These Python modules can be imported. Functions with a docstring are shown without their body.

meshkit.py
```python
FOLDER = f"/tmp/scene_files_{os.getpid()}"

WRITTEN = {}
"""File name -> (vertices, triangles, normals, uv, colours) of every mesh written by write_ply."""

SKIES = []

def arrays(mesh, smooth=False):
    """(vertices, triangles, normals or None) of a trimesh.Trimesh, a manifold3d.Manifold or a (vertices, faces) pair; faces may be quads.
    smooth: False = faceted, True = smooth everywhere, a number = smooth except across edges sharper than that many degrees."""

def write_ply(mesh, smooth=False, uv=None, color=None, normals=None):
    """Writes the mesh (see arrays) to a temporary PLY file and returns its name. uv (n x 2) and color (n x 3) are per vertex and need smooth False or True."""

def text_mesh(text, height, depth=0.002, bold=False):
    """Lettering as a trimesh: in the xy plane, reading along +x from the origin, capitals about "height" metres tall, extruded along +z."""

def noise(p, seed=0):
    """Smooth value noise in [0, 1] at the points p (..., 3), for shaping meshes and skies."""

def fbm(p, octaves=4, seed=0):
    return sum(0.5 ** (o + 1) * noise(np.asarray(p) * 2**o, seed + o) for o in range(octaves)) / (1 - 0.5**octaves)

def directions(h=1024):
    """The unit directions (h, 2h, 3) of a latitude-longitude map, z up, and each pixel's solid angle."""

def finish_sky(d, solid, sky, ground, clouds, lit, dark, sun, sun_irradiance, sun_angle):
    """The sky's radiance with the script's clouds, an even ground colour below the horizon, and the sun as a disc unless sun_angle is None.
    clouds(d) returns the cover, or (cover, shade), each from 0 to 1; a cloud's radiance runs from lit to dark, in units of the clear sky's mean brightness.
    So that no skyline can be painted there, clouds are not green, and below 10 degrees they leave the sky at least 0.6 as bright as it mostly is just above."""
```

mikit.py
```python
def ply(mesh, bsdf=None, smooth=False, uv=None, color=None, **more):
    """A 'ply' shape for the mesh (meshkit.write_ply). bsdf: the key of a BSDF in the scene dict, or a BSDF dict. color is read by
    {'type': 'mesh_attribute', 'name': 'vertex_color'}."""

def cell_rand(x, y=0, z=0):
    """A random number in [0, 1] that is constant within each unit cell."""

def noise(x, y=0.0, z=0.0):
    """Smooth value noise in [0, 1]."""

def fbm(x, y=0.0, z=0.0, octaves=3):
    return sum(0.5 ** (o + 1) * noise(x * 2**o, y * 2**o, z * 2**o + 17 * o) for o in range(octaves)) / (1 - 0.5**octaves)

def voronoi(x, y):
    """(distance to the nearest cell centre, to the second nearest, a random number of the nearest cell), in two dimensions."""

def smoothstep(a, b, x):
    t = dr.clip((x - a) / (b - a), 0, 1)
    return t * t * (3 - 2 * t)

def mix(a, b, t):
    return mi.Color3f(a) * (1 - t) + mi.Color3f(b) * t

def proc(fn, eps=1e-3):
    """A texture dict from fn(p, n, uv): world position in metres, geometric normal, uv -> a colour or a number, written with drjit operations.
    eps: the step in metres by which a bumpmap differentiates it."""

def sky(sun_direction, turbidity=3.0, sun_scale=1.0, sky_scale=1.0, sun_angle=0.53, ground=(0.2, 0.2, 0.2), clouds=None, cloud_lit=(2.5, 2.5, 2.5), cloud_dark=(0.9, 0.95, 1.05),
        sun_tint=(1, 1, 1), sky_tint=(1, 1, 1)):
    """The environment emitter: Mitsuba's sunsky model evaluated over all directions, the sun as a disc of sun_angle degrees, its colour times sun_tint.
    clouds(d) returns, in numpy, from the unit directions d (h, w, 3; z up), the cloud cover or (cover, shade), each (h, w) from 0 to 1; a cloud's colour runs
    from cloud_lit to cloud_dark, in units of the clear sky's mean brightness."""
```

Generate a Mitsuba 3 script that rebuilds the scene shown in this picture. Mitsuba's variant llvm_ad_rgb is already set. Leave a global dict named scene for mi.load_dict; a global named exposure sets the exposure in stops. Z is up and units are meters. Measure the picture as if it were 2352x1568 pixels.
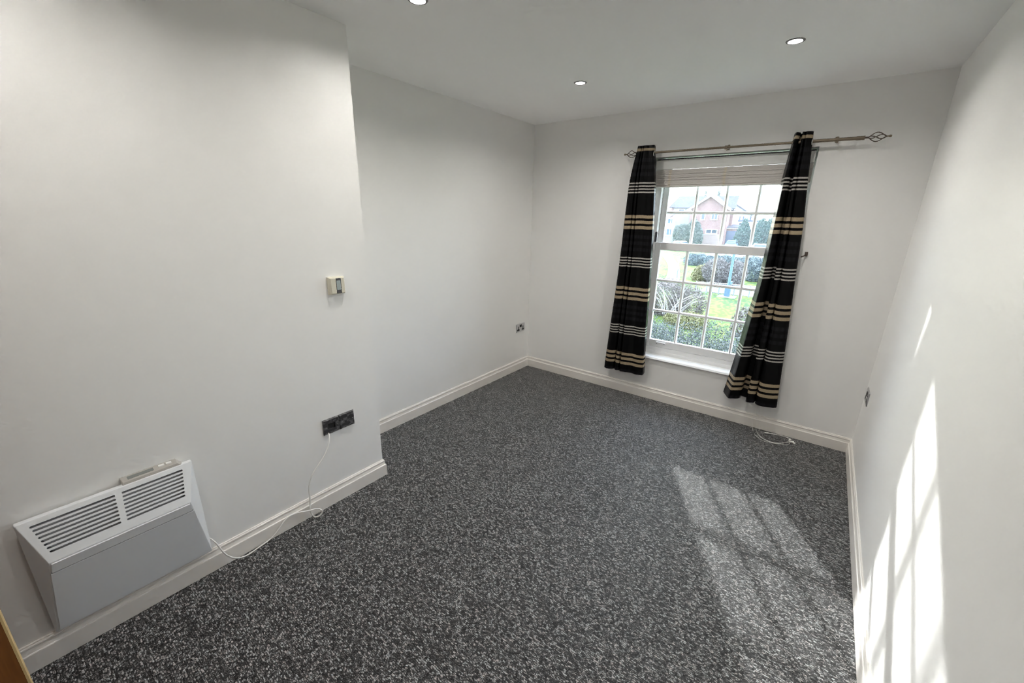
import math, random
import numpy as np, trimesh, manifold3d as m3
import drjit as dr, mitsuba as mi
import mikit, meshkit
from mikit import proc, noise, fbm, cell_rand, smoothstep, mix
from scipy.interpolate import PchipInterpolator, CubicSpline

T = mi.ScalarTransform4f
scene, labels = {}, {}
rng = np.random.default_rng(7)

# ---------------------------------------------------------------- camera
F, EYE = 938.39, np.array([2.4201, 0.0, 1.5699])
YAW, PITCH, ROLL = -0.6427, -0.2959, 0.0194
fw = np.array([math.sin(YAW) * math.cos(PITCH), math.cos(YAW) * math.cos(PITCH), math.sin(PITCH)])
rt = np.cross(fw, [0, 0, 1]); rt /= np.linalg.norm(rt)
up0 = np.cross(rt, fw)
up = -rt * math.sin(ROLL) + up0 * math.cos(ROLL)
scene['camera'] = {'type': 'perspective', 'fov_axis': 'x', 'fov': 2 * math.degrees(math.atan(1176 / F)),
                   'near_clip': 0.02, 'far_clip': 2000.0,
                   'to_world': T().look_at(origin=EYE.tolist(), target=(EYE + fw).tolist(), up=up.tolist())}
# ---------------------------------------------------------------- light
exposure = 0.45
SUN = np.array([-1.0, 1.9, 0.93])
SKY, SUNS = 51.0, 6.3


def haze(d):
    n = meshkit.fbm(d * np.array([3.0, 3.0, 9.0]) + 4.0, 4, seed=3)
    return np.clip(0.72 + 0.5 * (n - 0.5), 0, 1), np.clip(0.4 + 1.6 * (n - 0.5), 0, 1) * 0.6


scene['sky'] = mikit.sky(SUN, turbidity=4.0, sun_scale=SUNS, sky_scale=SKY, sun_angle=0.95, ground=(0.25, 0.27, 0.22),
                         clouds=haze, cloud_lit=(1.09, 1.25, 1.47), cloud_dark=(0.85, 1.0, 1.2), sun_tint=(0.75, 1.02, 1.62), sky_tint=(0.92, 1.0, 1.12))
LAMP_R = (1400.0, 1342.0, 1268.0)      # radiance of the downlight lenses

# ---------------------------------------------------------------- materials
def P(name, base, rough=0.5, spec=0.5, two=True, bump=None, **kw):
    b = {'type': 'principled', 'base_color': base if isinstance(base, dict) else {'type': 'rgb', 'value': list(base)},
         'roughness': rough, 'specular': spec, **kw}
    if bump is not None:
        b = {'type': 'bumpmap', 'arbitrary': proc(bump[0], bump[1]), 'scale': bump[2], 'bsdf': b}
    scene['mat_' + name] = {'type': 'twosided', 'bsdf': b} if two else b
    return 'mat_' + name


def wall_relief(p, n, uv):
    return fbm(p.x * 170, p.y * 170, p.z * 170, 2)


PAINT = P('wall_paint', (0.85, 0.845, 0.83), 0.48, 0.35, bump=(wall_relief, 0.002, 0.0007))
CEILP = P('ceiling_paint', (0.86, 0.86, 0.855), 0.8, 0.2, bump=(wall_relief, 0.002, 0.0006))
GLOSS = P('white_gloss', (0.83, 0.80, 0.755), 0.22, 0.5)
UPVC = P('white_frame', (0.88, 0.89, 0.90), 0.25, 0.5)
HEAT = P('heater_white', (0.76, 0.78, 0.80), 0.42, 0.4)
HEATIN = P('heater_inside', (0.33, 0.33, 0.35), 0.6, 0.3)
CTRL = P('control_grey', (0.42, 0.40, 0.37), 0.35, 0.5)
CTRLD = P('control_display', (0.20, 0.21, 0.20), 0.15, 0.5)
WPLAST = P('white_plastic', (0.82, 0.82, 0.80), 0.3, 0.5)
CHROME = P('brushed_chrome', (0.62, 0.62, 0.63), 0.28, 0.5, metallic=1.0)
BLACKP = P('black_plastic', (0.012, 0.012, 0.013), 0.35, 0.5)
CREAM = P('cream_plastic', (0.66, 0.63, 0.52), 0.4, 0.5)
BEZEL = P('dark_bezel', (0.06, 0.06, 0.065), 0.3, 0.5)
LCD = P('lcd_grey', (0.34, 0.39, 0.39), 0.2, 0.5)
BRASS = P('antique_brass', (0.22, 0.178, 0.13), 0.36, 0.5, metallic=0.85)
BRONZE = P('dark_bronze', (0.10, 0.075, 0.06), 0.35, 0.5, metallic=0.7)
CORD = P('white_cord', (0.80, 0.79, 0.76), 0.5, 0.4)
LADDER = P('ladder_cord', (0.70, 0.62, 0.46), 0.8, 0.2)
SILVER = P('eyelet_silver', (0.70, 0.69, 0.66), 0.25, 0.5, metallic=1.0)


def nickel_fn(p, n, uv):
    return mix((0.10, 0.10, 0.105), (0.24, 0.24, 0.25), smoothstep(0.45, 0.62, fbm(p.x * 60, p.y * 60, p.z * 60, 3)))


NICKEL = P('black_nickel', proc(nickel_fn), 0.25, 0.5, metallic=0.85)


def slat_fn(p, n, uv):
    return mix((0.58, 0.545, 0.51), (0.68, 0.65, 0.62), fbm(p.x * 5, p.y * 30, p.z * 90, 3))


SLAT = P('blind_slat', proc(slat_fn), 0.4, 0.4)
VALANCE = P('blind_valance', (0.72, 0.73, 0.71), 0.4, 0.4)


def oak_fn(p, n, uv):
    g = fbm(p.x * 40, p.y * 40, p.z * 3.0, 4)
    f = noise(p.x * 400, p.y * 400, p.z * 14)
    return mix((0.115, 0.038, 0.007), (0.215, 0.082, 0.017), g * 0.7 + f * 0.3)


OAK = P('oak_veneer', proc(oak_fn), 0.4, 0.5)
OAKE = P('oak_lipping', (0.58, 0.42, 0.20), 0.45, 0.4)


# carpet: looped tweed yarn in rows that run along x
def yarn(p):
    """Rows of looped yarn: (across the row 0..1, along the loop 0..1, row, loop)."""
    row = p.y / 0.0070 + 0.55 * noise(p.x * 26, p.y * 9, 3.0)
    r = dr.floor(row)
    col = p.x / 0.0100 + cell_rand(r, 3, 1) * 7.0 + 0.4 * noise(p.x * 60, p.y * 60, 9.0)
    c = dr.floor(col)
    return row - r, col - c, r, c


def carpet_fn(p, n, uv):
    fy, fx, r, c = yarn(p)
    a = cell_rand(r, c, 11)
    k = (a - 0.5) * 1.5
    u, v = p.x + k * p.y, p.y - k * p.x
    f1 = noise(u * 150, v * 420, 2.0)
    f2 = noise(u * 330 + 40, v * 640, 5.0)
    t = 0.30 * cell_rand(r, c, 21) + 0.46 * f1 + 0.24 * f2
    base = mix((0.006, 0.006, 0.0065), (0.042, 0.0412, 0.0415), smoothstep(0.24, 0.50, t))
    base = mix(base, (0.46, 0.455, 0.45), smoothstep(0.50, 0.76, t))
    base = base * mix((1.07, 0.98, 0.98), (0.96, 1.0, 1.03), cell_rand(r, c, 5))
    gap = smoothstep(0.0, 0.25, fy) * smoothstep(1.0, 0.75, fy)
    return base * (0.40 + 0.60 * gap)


def carpet_h(p, n, uv):
    fy, fx, r, c = yarn(p)
    hump = dr.sqrt(dr.maximum(0.0, 4 * fy * (1 - fy))) * (0.55 + 0.45 * dr.sqrt(dr.maximum(0.0, 4 * fx * (1 - fx))))
    return hump * (0.7 + 0.5 * cell_rand(r, c, 2)) + 0.4 * noise(p.x * 300, p.y * 420, 1.0)


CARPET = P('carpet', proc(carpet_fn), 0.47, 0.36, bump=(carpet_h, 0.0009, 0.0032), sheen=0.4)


# curtain cloth: uv.y is the height on the hanging cloth in metres, uv.x the distance across it
def band(v, a, b):
    return smoothstep(a - 0.0018, a + 0.0018, v) * smoothstep(b + 0.0018, b - 0.0018, v)


def stripes(v, hi, lo, count, duty):
    pitch = (hi - lo) / (count - 1 + duty)
    return sum(band(v, hi - k * pitch - duty * pitch, hi - k * pitch) for k in range(count))


def curtain_masks(uv):
    v = uv.y
    gold = band(v, 2.083, 2.102)
    silver = mi.Float(0)
    check = mi.Float(0)
    for k in range(3):
        o = 0.588 * k
        silver = silver + stripes(v, 1.852 - o, 1.772 - o, 4, 0.44)
        gold = gold + stripes(v, 1.602 - o, 1.492 - o, 3, 0.58)
        check = check + stripes(v, 1.445 - o, 1.315 - o, 3, 0.55)
    check = check + stripes(v, 2.03, 1.90, 3, 0.55)
    check = check * (0.55 + 0.45 * smoothstep(-0.2, 0.2, dr.sin(uv.x * 230)))
    return gold, silver, check


def curtain_fn(p, n, uv):
    gold, silver, check = curtain_masks(uv)
    weave = 0.85 + 0.3 * noise(uv.x * 900, uv.y * 1400, 0)
    c = mix((0.0016, 0.0015, 0.0017), (0.0075, 0.0072, 0.009), check)
    c = mix(c, mi.Color3f(0.31, 0.245, 0.165) * weave, dr.clip(gold, 0, 1))
    c = mix(c, mi.Color3f(0.38, 0.36, 0.335) * weave, dr.clip(silver, 0, 1))
    return c


CLOTH = P('curtain_cloth', proc(curtain_fn), 0.36, 0.09)
PANE = 'mat_pane'
scene[PANE] = {'type': 'thindielectric', 'int_ior': 1.45}
DARKSLOT = P('sash_track', (0.05, 0.05, 0.055), 0.6, 0.3)

# ---------------------------------------------------------------- mesh helpers
cat = trimesh.util.concatenate


def box(x0, x1, y0, y1, z0, z1):
    m = trimesh.creation.box([x1 - x0, y1 - y0, z1 - z0])
    m.apply_translation([(x0 + x1) / 2, (y0 + y1) / 2, (z0 + z1) / 2])
    return m


def cbox(x0, x1, y0, y1, z0, z1, c=0.002):
    lo, hi = np.array([x0, y0, z0]), np.array([x1, y1, z1])
    pts = []
    for s in np.ndindex(2, 2, 2):
        base = np.where(s, hi, lo)
        d = np.where(s, -1.0, 1.0) * c
        for k in range(3):
            q = base + d
            q[k] = base[k]
            pts.append(q)
    return trimesh.PointCloud(pts).convex_hull


def hull(pts):
    return trimesh.PointCloud(np.asarray(pts, float)).convex_hull


def tri(man):
    m = man.to_mesh()
    return trimesh.Trimesh(m.vert_properties[:, :3], m.tri_verts, process=False)


def man(mesh):
    return m3.Manifold(m3.Mesh(np.asarray(mesh.vertices, np.float32), np.asarray(mesh.faces, np.uint32)))


def tube(points, r, sides=10, samples=None, caps=True):
    p = np.asarray(points, float)
    r = np.broadcast_to(np.asarray(r, float), (len(p),))
    if samples:
        d = np.r_[0, np.cumsum(np.linalg.norm(np.diff(p, axis=0), axis=1))]
        s = np.linspace(0, d[-1], samples)
        p, r = CubicSpline(d, p)(s) if len(p) > 2 else np.stack([np.interp(s, d, p[:, k]) for k in range(3)], 1), np.interp(s, d, r)
    t = np.gradient(p, axis=0)
    t /= np.linalg.norm(t, axis=1, keepdims=True) + 1e-12
    a = np.cross(t[0], [0, 0, 1.0] if abs(t[0][2]) < 0.9 else [1.0, 0, 0])
    a /= np.linalg.norm(a)
    rings = []
    for i in range(len(p)):
        a = a - t[i] * (a @ t[i])
        a /= np.linalg.norm(a)
        b = np.cross(t[i], a)
        ang = np.arange(sides) * 2 * np.pi / sides
        rings.append(p[i] + r[i] * (np.cos(ang)[:, None] * a + np.sin(ang)[:, None] * b))
    v = np.vstack(rings)
    n = len(p)
    i, j = np.meshgrid(np.arange(n - 1), np.arange(sides), indexing='ij')
    q = np.stack([i * sides + j, i * sides + (j + 1) % sides, (i + 1) * sides + (j + 1) % sides, (i + 1) * sides + j], -1).reshape(-1, 4)
    f = np.vstack([q[:, [0, 1, 2]], q[:, [0, 2, 3]]])
    if caps:
        v = np.vstack([v, p[0], p[-1]])
        k = np.arange(sides)
        f = np.vstack([f, np.stack([(k + 1) % sides, k, k * 0 + n * sides], 1),
                       np.stack([(n - 1) * sides + k, (n - 1) * sides + (k + 1) % sides, k * 0 + n * sides + 1], 1)])
    return trimesh.Trimesh(v, f, process=False)


def cyl(p0, p1, r, sides=24):
    return tube([p0, p1], r, sides)


def lathe(profile, center, sides=48, axis='z'):
    m = trimesh.creation.revolve(np.asarray(profile, float), sections=sides)
    if axis == 'y':
        m.apply_transform(trimesh.transformations.rotation_matrix(math.pi / 2, [1, 0, 0]))
    if axis == 'x':
        m.apply_transform(trimesh.transformations.rotation_matrix(math.pi / 2, [0, 1, 0]))
    m.apply_translation(center)
    return m


def numbered(key):
    if key not in scene and not any(k.startswith(key + '__') for k in scene):
        return key
    i = 1
    while f'{key}_{i:03d}' in scene or any(k.startswith(f'{key}_{i:03d}__') for k in scene):
        i += 1
    return f'{key}_{i:03d}'


def put(name, mesh, mat, smooth=False, **kw):
    key = numbered(name)
    scene[key] = mikit.ply(mesh, mat, smooth, **kw)
    return key


def tag(key, label=None, category=None, group=None, kind=None):
    labels[key] = {k: v for k, v in dict(label=label, category=category, group=group, kind=kind).items() if v}
    return key


def struct(name, mesh, mat, label=None, smooth=False, **kw):
    return tag(put(name, mesh, mat, smooth, **kw), label, None, None, 'structure')


# ---------------------------------------------------------------- room shell
H, W, L, B, YB, BT, BH = 2.4, 2.8126, 3.5234, 0.4537, 1.3014, 0.0155, 0.1092
Y0 = -1.15
WX0, WX1, WZ0, WZ1 = 1.175, 2.25, 0.375, 2.045           # window opening
struct('floor', box(-0.3, W + 0.2, Y0 - 0.2, L + 0.3, -0.15, 0.0), CARPET, 'black and grey flecked loop-pile carpet over the whole floor')
struct('wall_left', box(-0.3, B, Y0 - 0.2, YB, 0.0, H), PAINT, 'off-white wall that stands forward at the left, with the heater')
struct('wall_recess', box(-0.3, 0.0, YB, L, 0.0, H), PAINT, 'off-white wall of the recess left of the window wall')
struct('wall_right', box(W, W + 0.2, Y0 - 0.2, L + 0.3, 0.0, H), PAINT, 'off-white right wall with sunlight on it')
struct('wall_near', box(B, W, Y0 - 0.2, Y0, 0.0, H), PAINT, 'off-white wall behind the viewer')
far = man(box(-0.3, W, L, L + 0.30, -0.15, H)) - man(box(WX0, WX1, L - 0.1, L + 0.4, WZ0, WZ1))
struct('wall_far', tri(far), PAINT, 'off-white end wall with the window in it')

LAMPS = [(0.952, 2.638), (2.107, 2.635), (0.91, 1.338), (2.107, 1.338), (0.91, 0.04)]
ceil = man(box(-0.3, W + 0.2, Y0 - 0.2, L + 0.3, H, H + 0.15))
for x, y in LAMPS:
    ceil -= m3.Manifold.cylinder(0.12, 0.036, 0.036, 48).translate([x, y, H - 0.01])
struct('ceiling', tri(ceil), CEILP, 'smooth white ceiling with recessed downlights')

# skirting boards: one moulded profile (distance from the wall, height), mitred at the corners
PROF = np.array([(0, 0), (BT, 0), (BT, 0.071), (BT - 0.0015, 0.0735), (BT - 0.0045, 0.0755), (BT - 0.0060, 0.080), (BT - 0.0075, 0.086),
                 (BT - 0.0080, 0.0915), (BT - 0.0068, 0.0945), (BT - 0.0060, 0.0975), (BT - 0.0068, 0.1010), (BT - 0.0090, 0.1030),
                 (BT - 0.0105, 0.1045), (BT - 0.0095, 0.1065), (BT - 0.0105, 0.1085), (BT - 0.0125, BH), (0, BH)])


def skirting(a, b, nrm, ma, mb):
    """a, b: ends on the wall line; nrm: into the room; ma, mb: +1 outer corner, -1 inner corner, 0 square."""
    a, b, nrm = (np.array(v, float) for v in (a, b, nrm))
    t = (b - a) / np.linalg.norm(b - a)
    n = len(PROF)
    va = [np.r_[a + nrm * d - t * ma * d, z] for d, z in PROF]
    vb = [np.r_[b + nrm * d + t * mb * d, z] for d, z in PROF]
    k = np.arange(n)
    f = np.vstack([np.stack([k, (k + 1) % n, (k + 1) % n + n], 1), np.stack([k, (k + 1) % n + n, k + n], 1),
                   np.stack([k[1:-1] * 0, k[2:], k[1:-1]], 1), np.stack([k[1:-1] * 0 + n, k[1:-1] + n, k[2:] + n], 1)])
    m = trimesh.Trimesh(np.array(va + vb), f, process=True)
    trimesh.repair.fix_normals(m)
    return m


struct('baseboard_left', cat([skirting((B, Y0), (B, YB), (1, 0), 0, 1), skirting((B, YB), (0, YB), (0, 1), 1, -1)]), GLOSS,
       'moulded white skirting board under the heater wall', 20)
struct('baseboard_recess', skirting((0, YB), (0, L), (1, 0), -1, -1), GLOSS, 'moulded white skirting board along the recess wall', 20)
struct('baseboard_far', skirting((0, L), (W, L), (0, -1), -1, -1), GLOSS, 'moulded white skirting board under the window', 20)
struct('baseboard_right', skirting((W, L), (W, Y0), (-1, 0), -1, 0), GLOSS, 'moulded white skirting board along the right wall', 20)

# ---------------------------------------------------------------- window: two sashes in a box frame
w = 'window_1'
tag(w, 'white sliding sash window with small panes, seen between the curtains', None, None, 'structure')
YF = L + 0.10
G0, G1 = 1.274, 2.156                                    # glass from .. to
S0, S1 = 1.229, 2.201                                    # sash outer edges
frame = [cbox(WX0, S0 - 0.002, YF, YF + 0.10, WZ0, WZ1, 0.003), cbox(S1 + 0.002, WX1, YF, YF + 0.10, WZ0, WZ1, 0.003),
         cbox(WX0 + 0.001, WX1 - 0.001, YF - 0.002, YF + 0.02, 0.40, 0.428, 0.003),
         cbox(WX0 + 0.001, WX1 - 0.001, YF + 0.006, YF + 0.10, 0.40, 0.463, 0.003)]
put(w + '__frame', cat(frame), UPVC)
put(w + '__sash_track', cat([box(S0 - 0.010, S0 - 0.002, YF + 0.046, YF + 0.052, 1.39, 2.04), box(S1 + 0.002, S1 + 0.010, YF + 0.046, YF + 0.052, 1.39, 2.04)]), DARKSLOT)
put(w + '__sash_stop', cat([cbox(S0 - 0.012, S0 + 0.004, YF - 0.006, YF + 0.006, 1.388, 1.47, 0.002)]), DARKSLOT)


def sash(name, y0, y1, z_lo, z_hi, g_lo, g_hi, bars_z):
    s = f'{w}__{name}'
    yg = (y0 + y1) / 2 + 0.004
    put(s + '__rail_frame', cat([cbox(S0, G0, y0, y1, z_lo, z_hi, 0.003), cbox(G1, S1, y0, y1, z_lo, z_hi, 0.003),
                                 cbox(G0 - 0.002, G1 + 0.002, y0, y1, z_lo, g_lo, 0.003), cbox(G0 - 0.002, G1 + 0.002, y0, y1, g_hi, z_hi, 0.003)]), UPVC)
    cols = [G0 + (G1 - G0) * k / 4 for k in range(5)]
    hw = 0.0112

    def bar(p0, p1, along):
        prof = [(-hw, 0.012), (-hw, -0.004), (-hw * 0.55, -0.013), (hw * 0.55, -0.013), (hw, -0.004), (hw, 0.012)]
        pts = []
        for e in (p0, p1):
            for u, d in prof:
                pts.append((u + e[0], yg + d, e[1]) if along == 'z' else (e[0], yg + d, u + e[1]))
        return hull(pts)
    for x in cols[1:-1]:
        put(s + '__glazing_bar', bar((x, g_lo), (x, g_hi), 'z'), UPVC)
    for z in bars_z:
        put(s + '__glazing_bar', bar((G0, z), (G1, z), 'x'), UPVC)
    rows = [g_lo] + list(bars_z) + [g_hi]
    for r in range(len(rows) - 1):
        for c in range(4):
            x0, x1, z0, z1 = cols[c], cols[c + 1], rows[r], rows[r + 1]
            v = np.array([(x0, yg, z0), (x1, yg, z0), (x1, yg, z1), (x0, yg, z1)])
            put(s + '__pane', trimesh.Trimesh(v, [[0, 1, 2], [0, 2, 3]], process=False), PANE)
    return s, yg


ls, ygl = sash('lower_sash', YF + 0.004, YF + 0.044, 0.465, 1.385, 0.528, 1.322, [0.795, 1.064])
us, ygu = sash('upper_sash', YF + 0.052, YF + 0.092, 1.335, 2.044, 1.380, 2.018, [1.631, 1.888])
put(ls + '__handle', cat([cbox(1.338, 1.420, YF - 0.010, YF + 0.005, 0.508, 0.515, 0.002), cbox(1.338, 1.420, YF + 0.000, YF + 0.005, 0.492, 0.510, 0.0015)]), UPVC)
put(ls + '__handle_screw', cat([cyl((1.346, YF - 0.002, 0.499), (1.346, YF + 0.002, 0.499), 0.0032, 12), cyl((1.411, YF - 0.002, 0.499), (1.411, YF + 0.002, 0.499), 0.0032, 12)]), DARKSLOT)
ring = trimesh.creation.torus(0.0055, 0.0016, 20, 8)
ring.apply_transform(trimesh.transformations.rotation_matrix(math.pi / 2, [1, 0, 0])); ring.apply_translation([1.295, ygl - 0.003, 0.548])
put(ls + '__glass_button', ring, UPVC, True)
# window board with a rounded nose
sprof = [(L - 0.022, 0.3915), (L - 0.026, 0.386), (L - 0.022, 0.3795), (L - 0.012, 0.376), (L + 0.104, 0.376), (L + 0.104, 0.401), (L - 0.012, 0.401), (L - 0.019, 0.398)]
put(w + '__sill', hull([(x, y, z) for x in (WX0 - 0.012, WX1 + 0.012) for y, z in sprof if y < L] + [(x, y, z) for x in (WX0 - 0.012, WX1 + 0.012) for y, z in [(L - 0.001, 0.376), (L - 0.001, 0.401)]]), UPVC, 40)
scene[w + '__sill'] = mikit.ply(cat([hull([(x, y, z) for x in (WX0 - 0.012, WX1 + 0.012) for y, z in sprof if y < L] + [(x, L - 0.0005, z) for x in (WX0 - 0.012, WX1 + 0.012) for z in (0.376, 0.401)]),
                                     box(WX0 + 0.0005, WX1 - 0.0005, L - 0.0005, L + 0.104, 0.3755, 0.4009)]), UPVC, 40)
put(w + '__outer_sill', hull([(x, y, z) for x in (WX0, WX1) for y, z in [(YF + 0.10, 0.40), (YF + 0.10, 0.45), (L + 0.36, 0.40), (L + 0.36, 0.38), (YF + 0.1, 0.378)]]), UPVC)

# ---------------------------------------------------------------- venetian blind, drawn up
bl = 'venetian_blind'
tag(bl, 'raised venetian blind, pale grey-brown slats stacked under a plain white valance', 'blind')
BX0, BX1 = 1.186, 2.240
put(bl + '__valance', cbox(BX0, BX1, L + 0.020, L + 0.030, 1.953, 2.024, 0.003), VALANCE)
put(bl + '__headrail', cbox(BX0 + 0.004, BX1 - 0.004, L + 0.034, L + 0.085, 1.975, 2.034, 0.002), DARKSLOT)
z = 1.838
srng = np.random.default_rng(5)
for i in range(22):
    yo, sag = srng.uniform(-0.0012, 0.0012), srng.uniform(-0.0005, 0.0005)
    prof = [(L + 0.030 + yo, z), (L + 0.055 + yo, z + 0.0004), (L + 0.080 + yo, z), (L + 0.080 + yo, z + 0.0044), (L + 0.055 + yo, z + 0.0048), (L + 0.030 + yo, z + 0.0044)]
    put(bl + '__slat', hull([(x, y, zz + (sag if x < 1.7 else -sag)) for x in (BX0 + 0.004, BX1 - 0.004) for y, zz in prof]), SLAT)
    z += 0.0050 + (0.0018 if i in (6, 9, 14) else 0)
put(bl + '__bottom_rail', cbox(BX0 + 0.003, BX1 - 0.003, L + 0.029, L + 0.081, 1.822, 1.836, 0.003), SLAT)
for x in (1.30, 1.70, 2.10):
    pts, zz = [], 1.826
    k = 0
    while zz < 1.955:
        pts.append((x + (0.008 if k % 2 else -0.006) * (1 + 0.4 * math.sin(k * 2.3)), L + 0.0255 + 0.002 * (k % 3), zz)); zz += 0.0062; k += 1
    put(bl + '__ladder_cord', cat([tube(pts, 0.0011, 5, 120), tube([(x + 0.012, L + 0.026, 1.826), (x + 0.010, L + 0.0245, 1.89), (x + 0.012, L + 0.027, 1.955)], 0.0010, 5, 20)]), LADDER)
    put(bl + '__cord_button', lathe([(0, -0.004), (0.007, -0.004), (0.009, -0.001), (0.009, 0.0), (0, 0.0)], (x, L + 0.05, 1.822), 16), WPLAST, 40)
# pull cords behind the right curtain, ending in a heap on the carpet
cords = [[(2.185, L - 0.004, 1.99), (2.190, L - 0.020, 1.2), (2.195, L - 0.028, 0.30), (2.202, L - 0.031, 0.10), (2.215, 3.465, 0.010), (2.259, 3.352, 0.004), (2.304, 3.310, 0.004), (2.368, 3.317, 0.004), (2.435, 3.340, 0.004), (2.470, 3.400, 0.008)],
         [(2.200, L - 0.004, 1.99), (2.205, L - 0.020, 1.2), (2.210, L - 0.028, 0.30), (2.222, L - 0.032, 0.10), (2.238, 3.475, 0.008), (2.270, 3.380, 0.004), (2.315, 3.330, 0.004), (2.400, 3.335, 0.004), (2.452, 3.400, 0.006), (2.475, 3.430, 0.008)],
         [(2.215, L - 0.004, 1.99), (2.222, L - 0.020, 1.2), (2.228, L - 0.028, 0.30), (2.240, L - 0.032, 0.10), (2.257, 3.488, 0.008), (2.295, 3.355, 0.004), (2.365, 3.325, 0.005), (2.420, 3.360, 0.004), (2.478, 3.418, 0.009)]]
for c in cords:
    put(bl + '__pull_cord', tube(c, 0.0014, 6, 90), CORD, True)
for (x, y, a) in [(2.475, 3.420, 0.4), (2.462, 3.437, 1.2), (2.486, 3.412, -0.5)]:
    d = np.array([math.cos(a), math.sin(a), 0.0])
    put(bl + '__cord_end', tube([np.array([x, y, 0.009]) - d * 0.014, np.array([x, y, 0.009]), np.array([x, y, 0.009]) + d * 0.016], [0.0025, 0.006, 0.0065], 10), CORD)
tag(put('blind_wand', cat([tube([(2.308, 3.455, 0.006), (2.36, 3.476, 0.005), (2.42, 3.483, 0.005), (2.466, 3.470, 0.006)], [0.0042, 0.0032, 0.0028, 0.0028], 8, 24),
                           tube([(2.300, 3.450, 0.007), (2.322, 3.461, 0.007)], 0.0055, 10)]), CORD, True),
    'thin white blind wand lying on the carpet against the skirting, behind the looped cords', 'blind wand')

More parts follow.
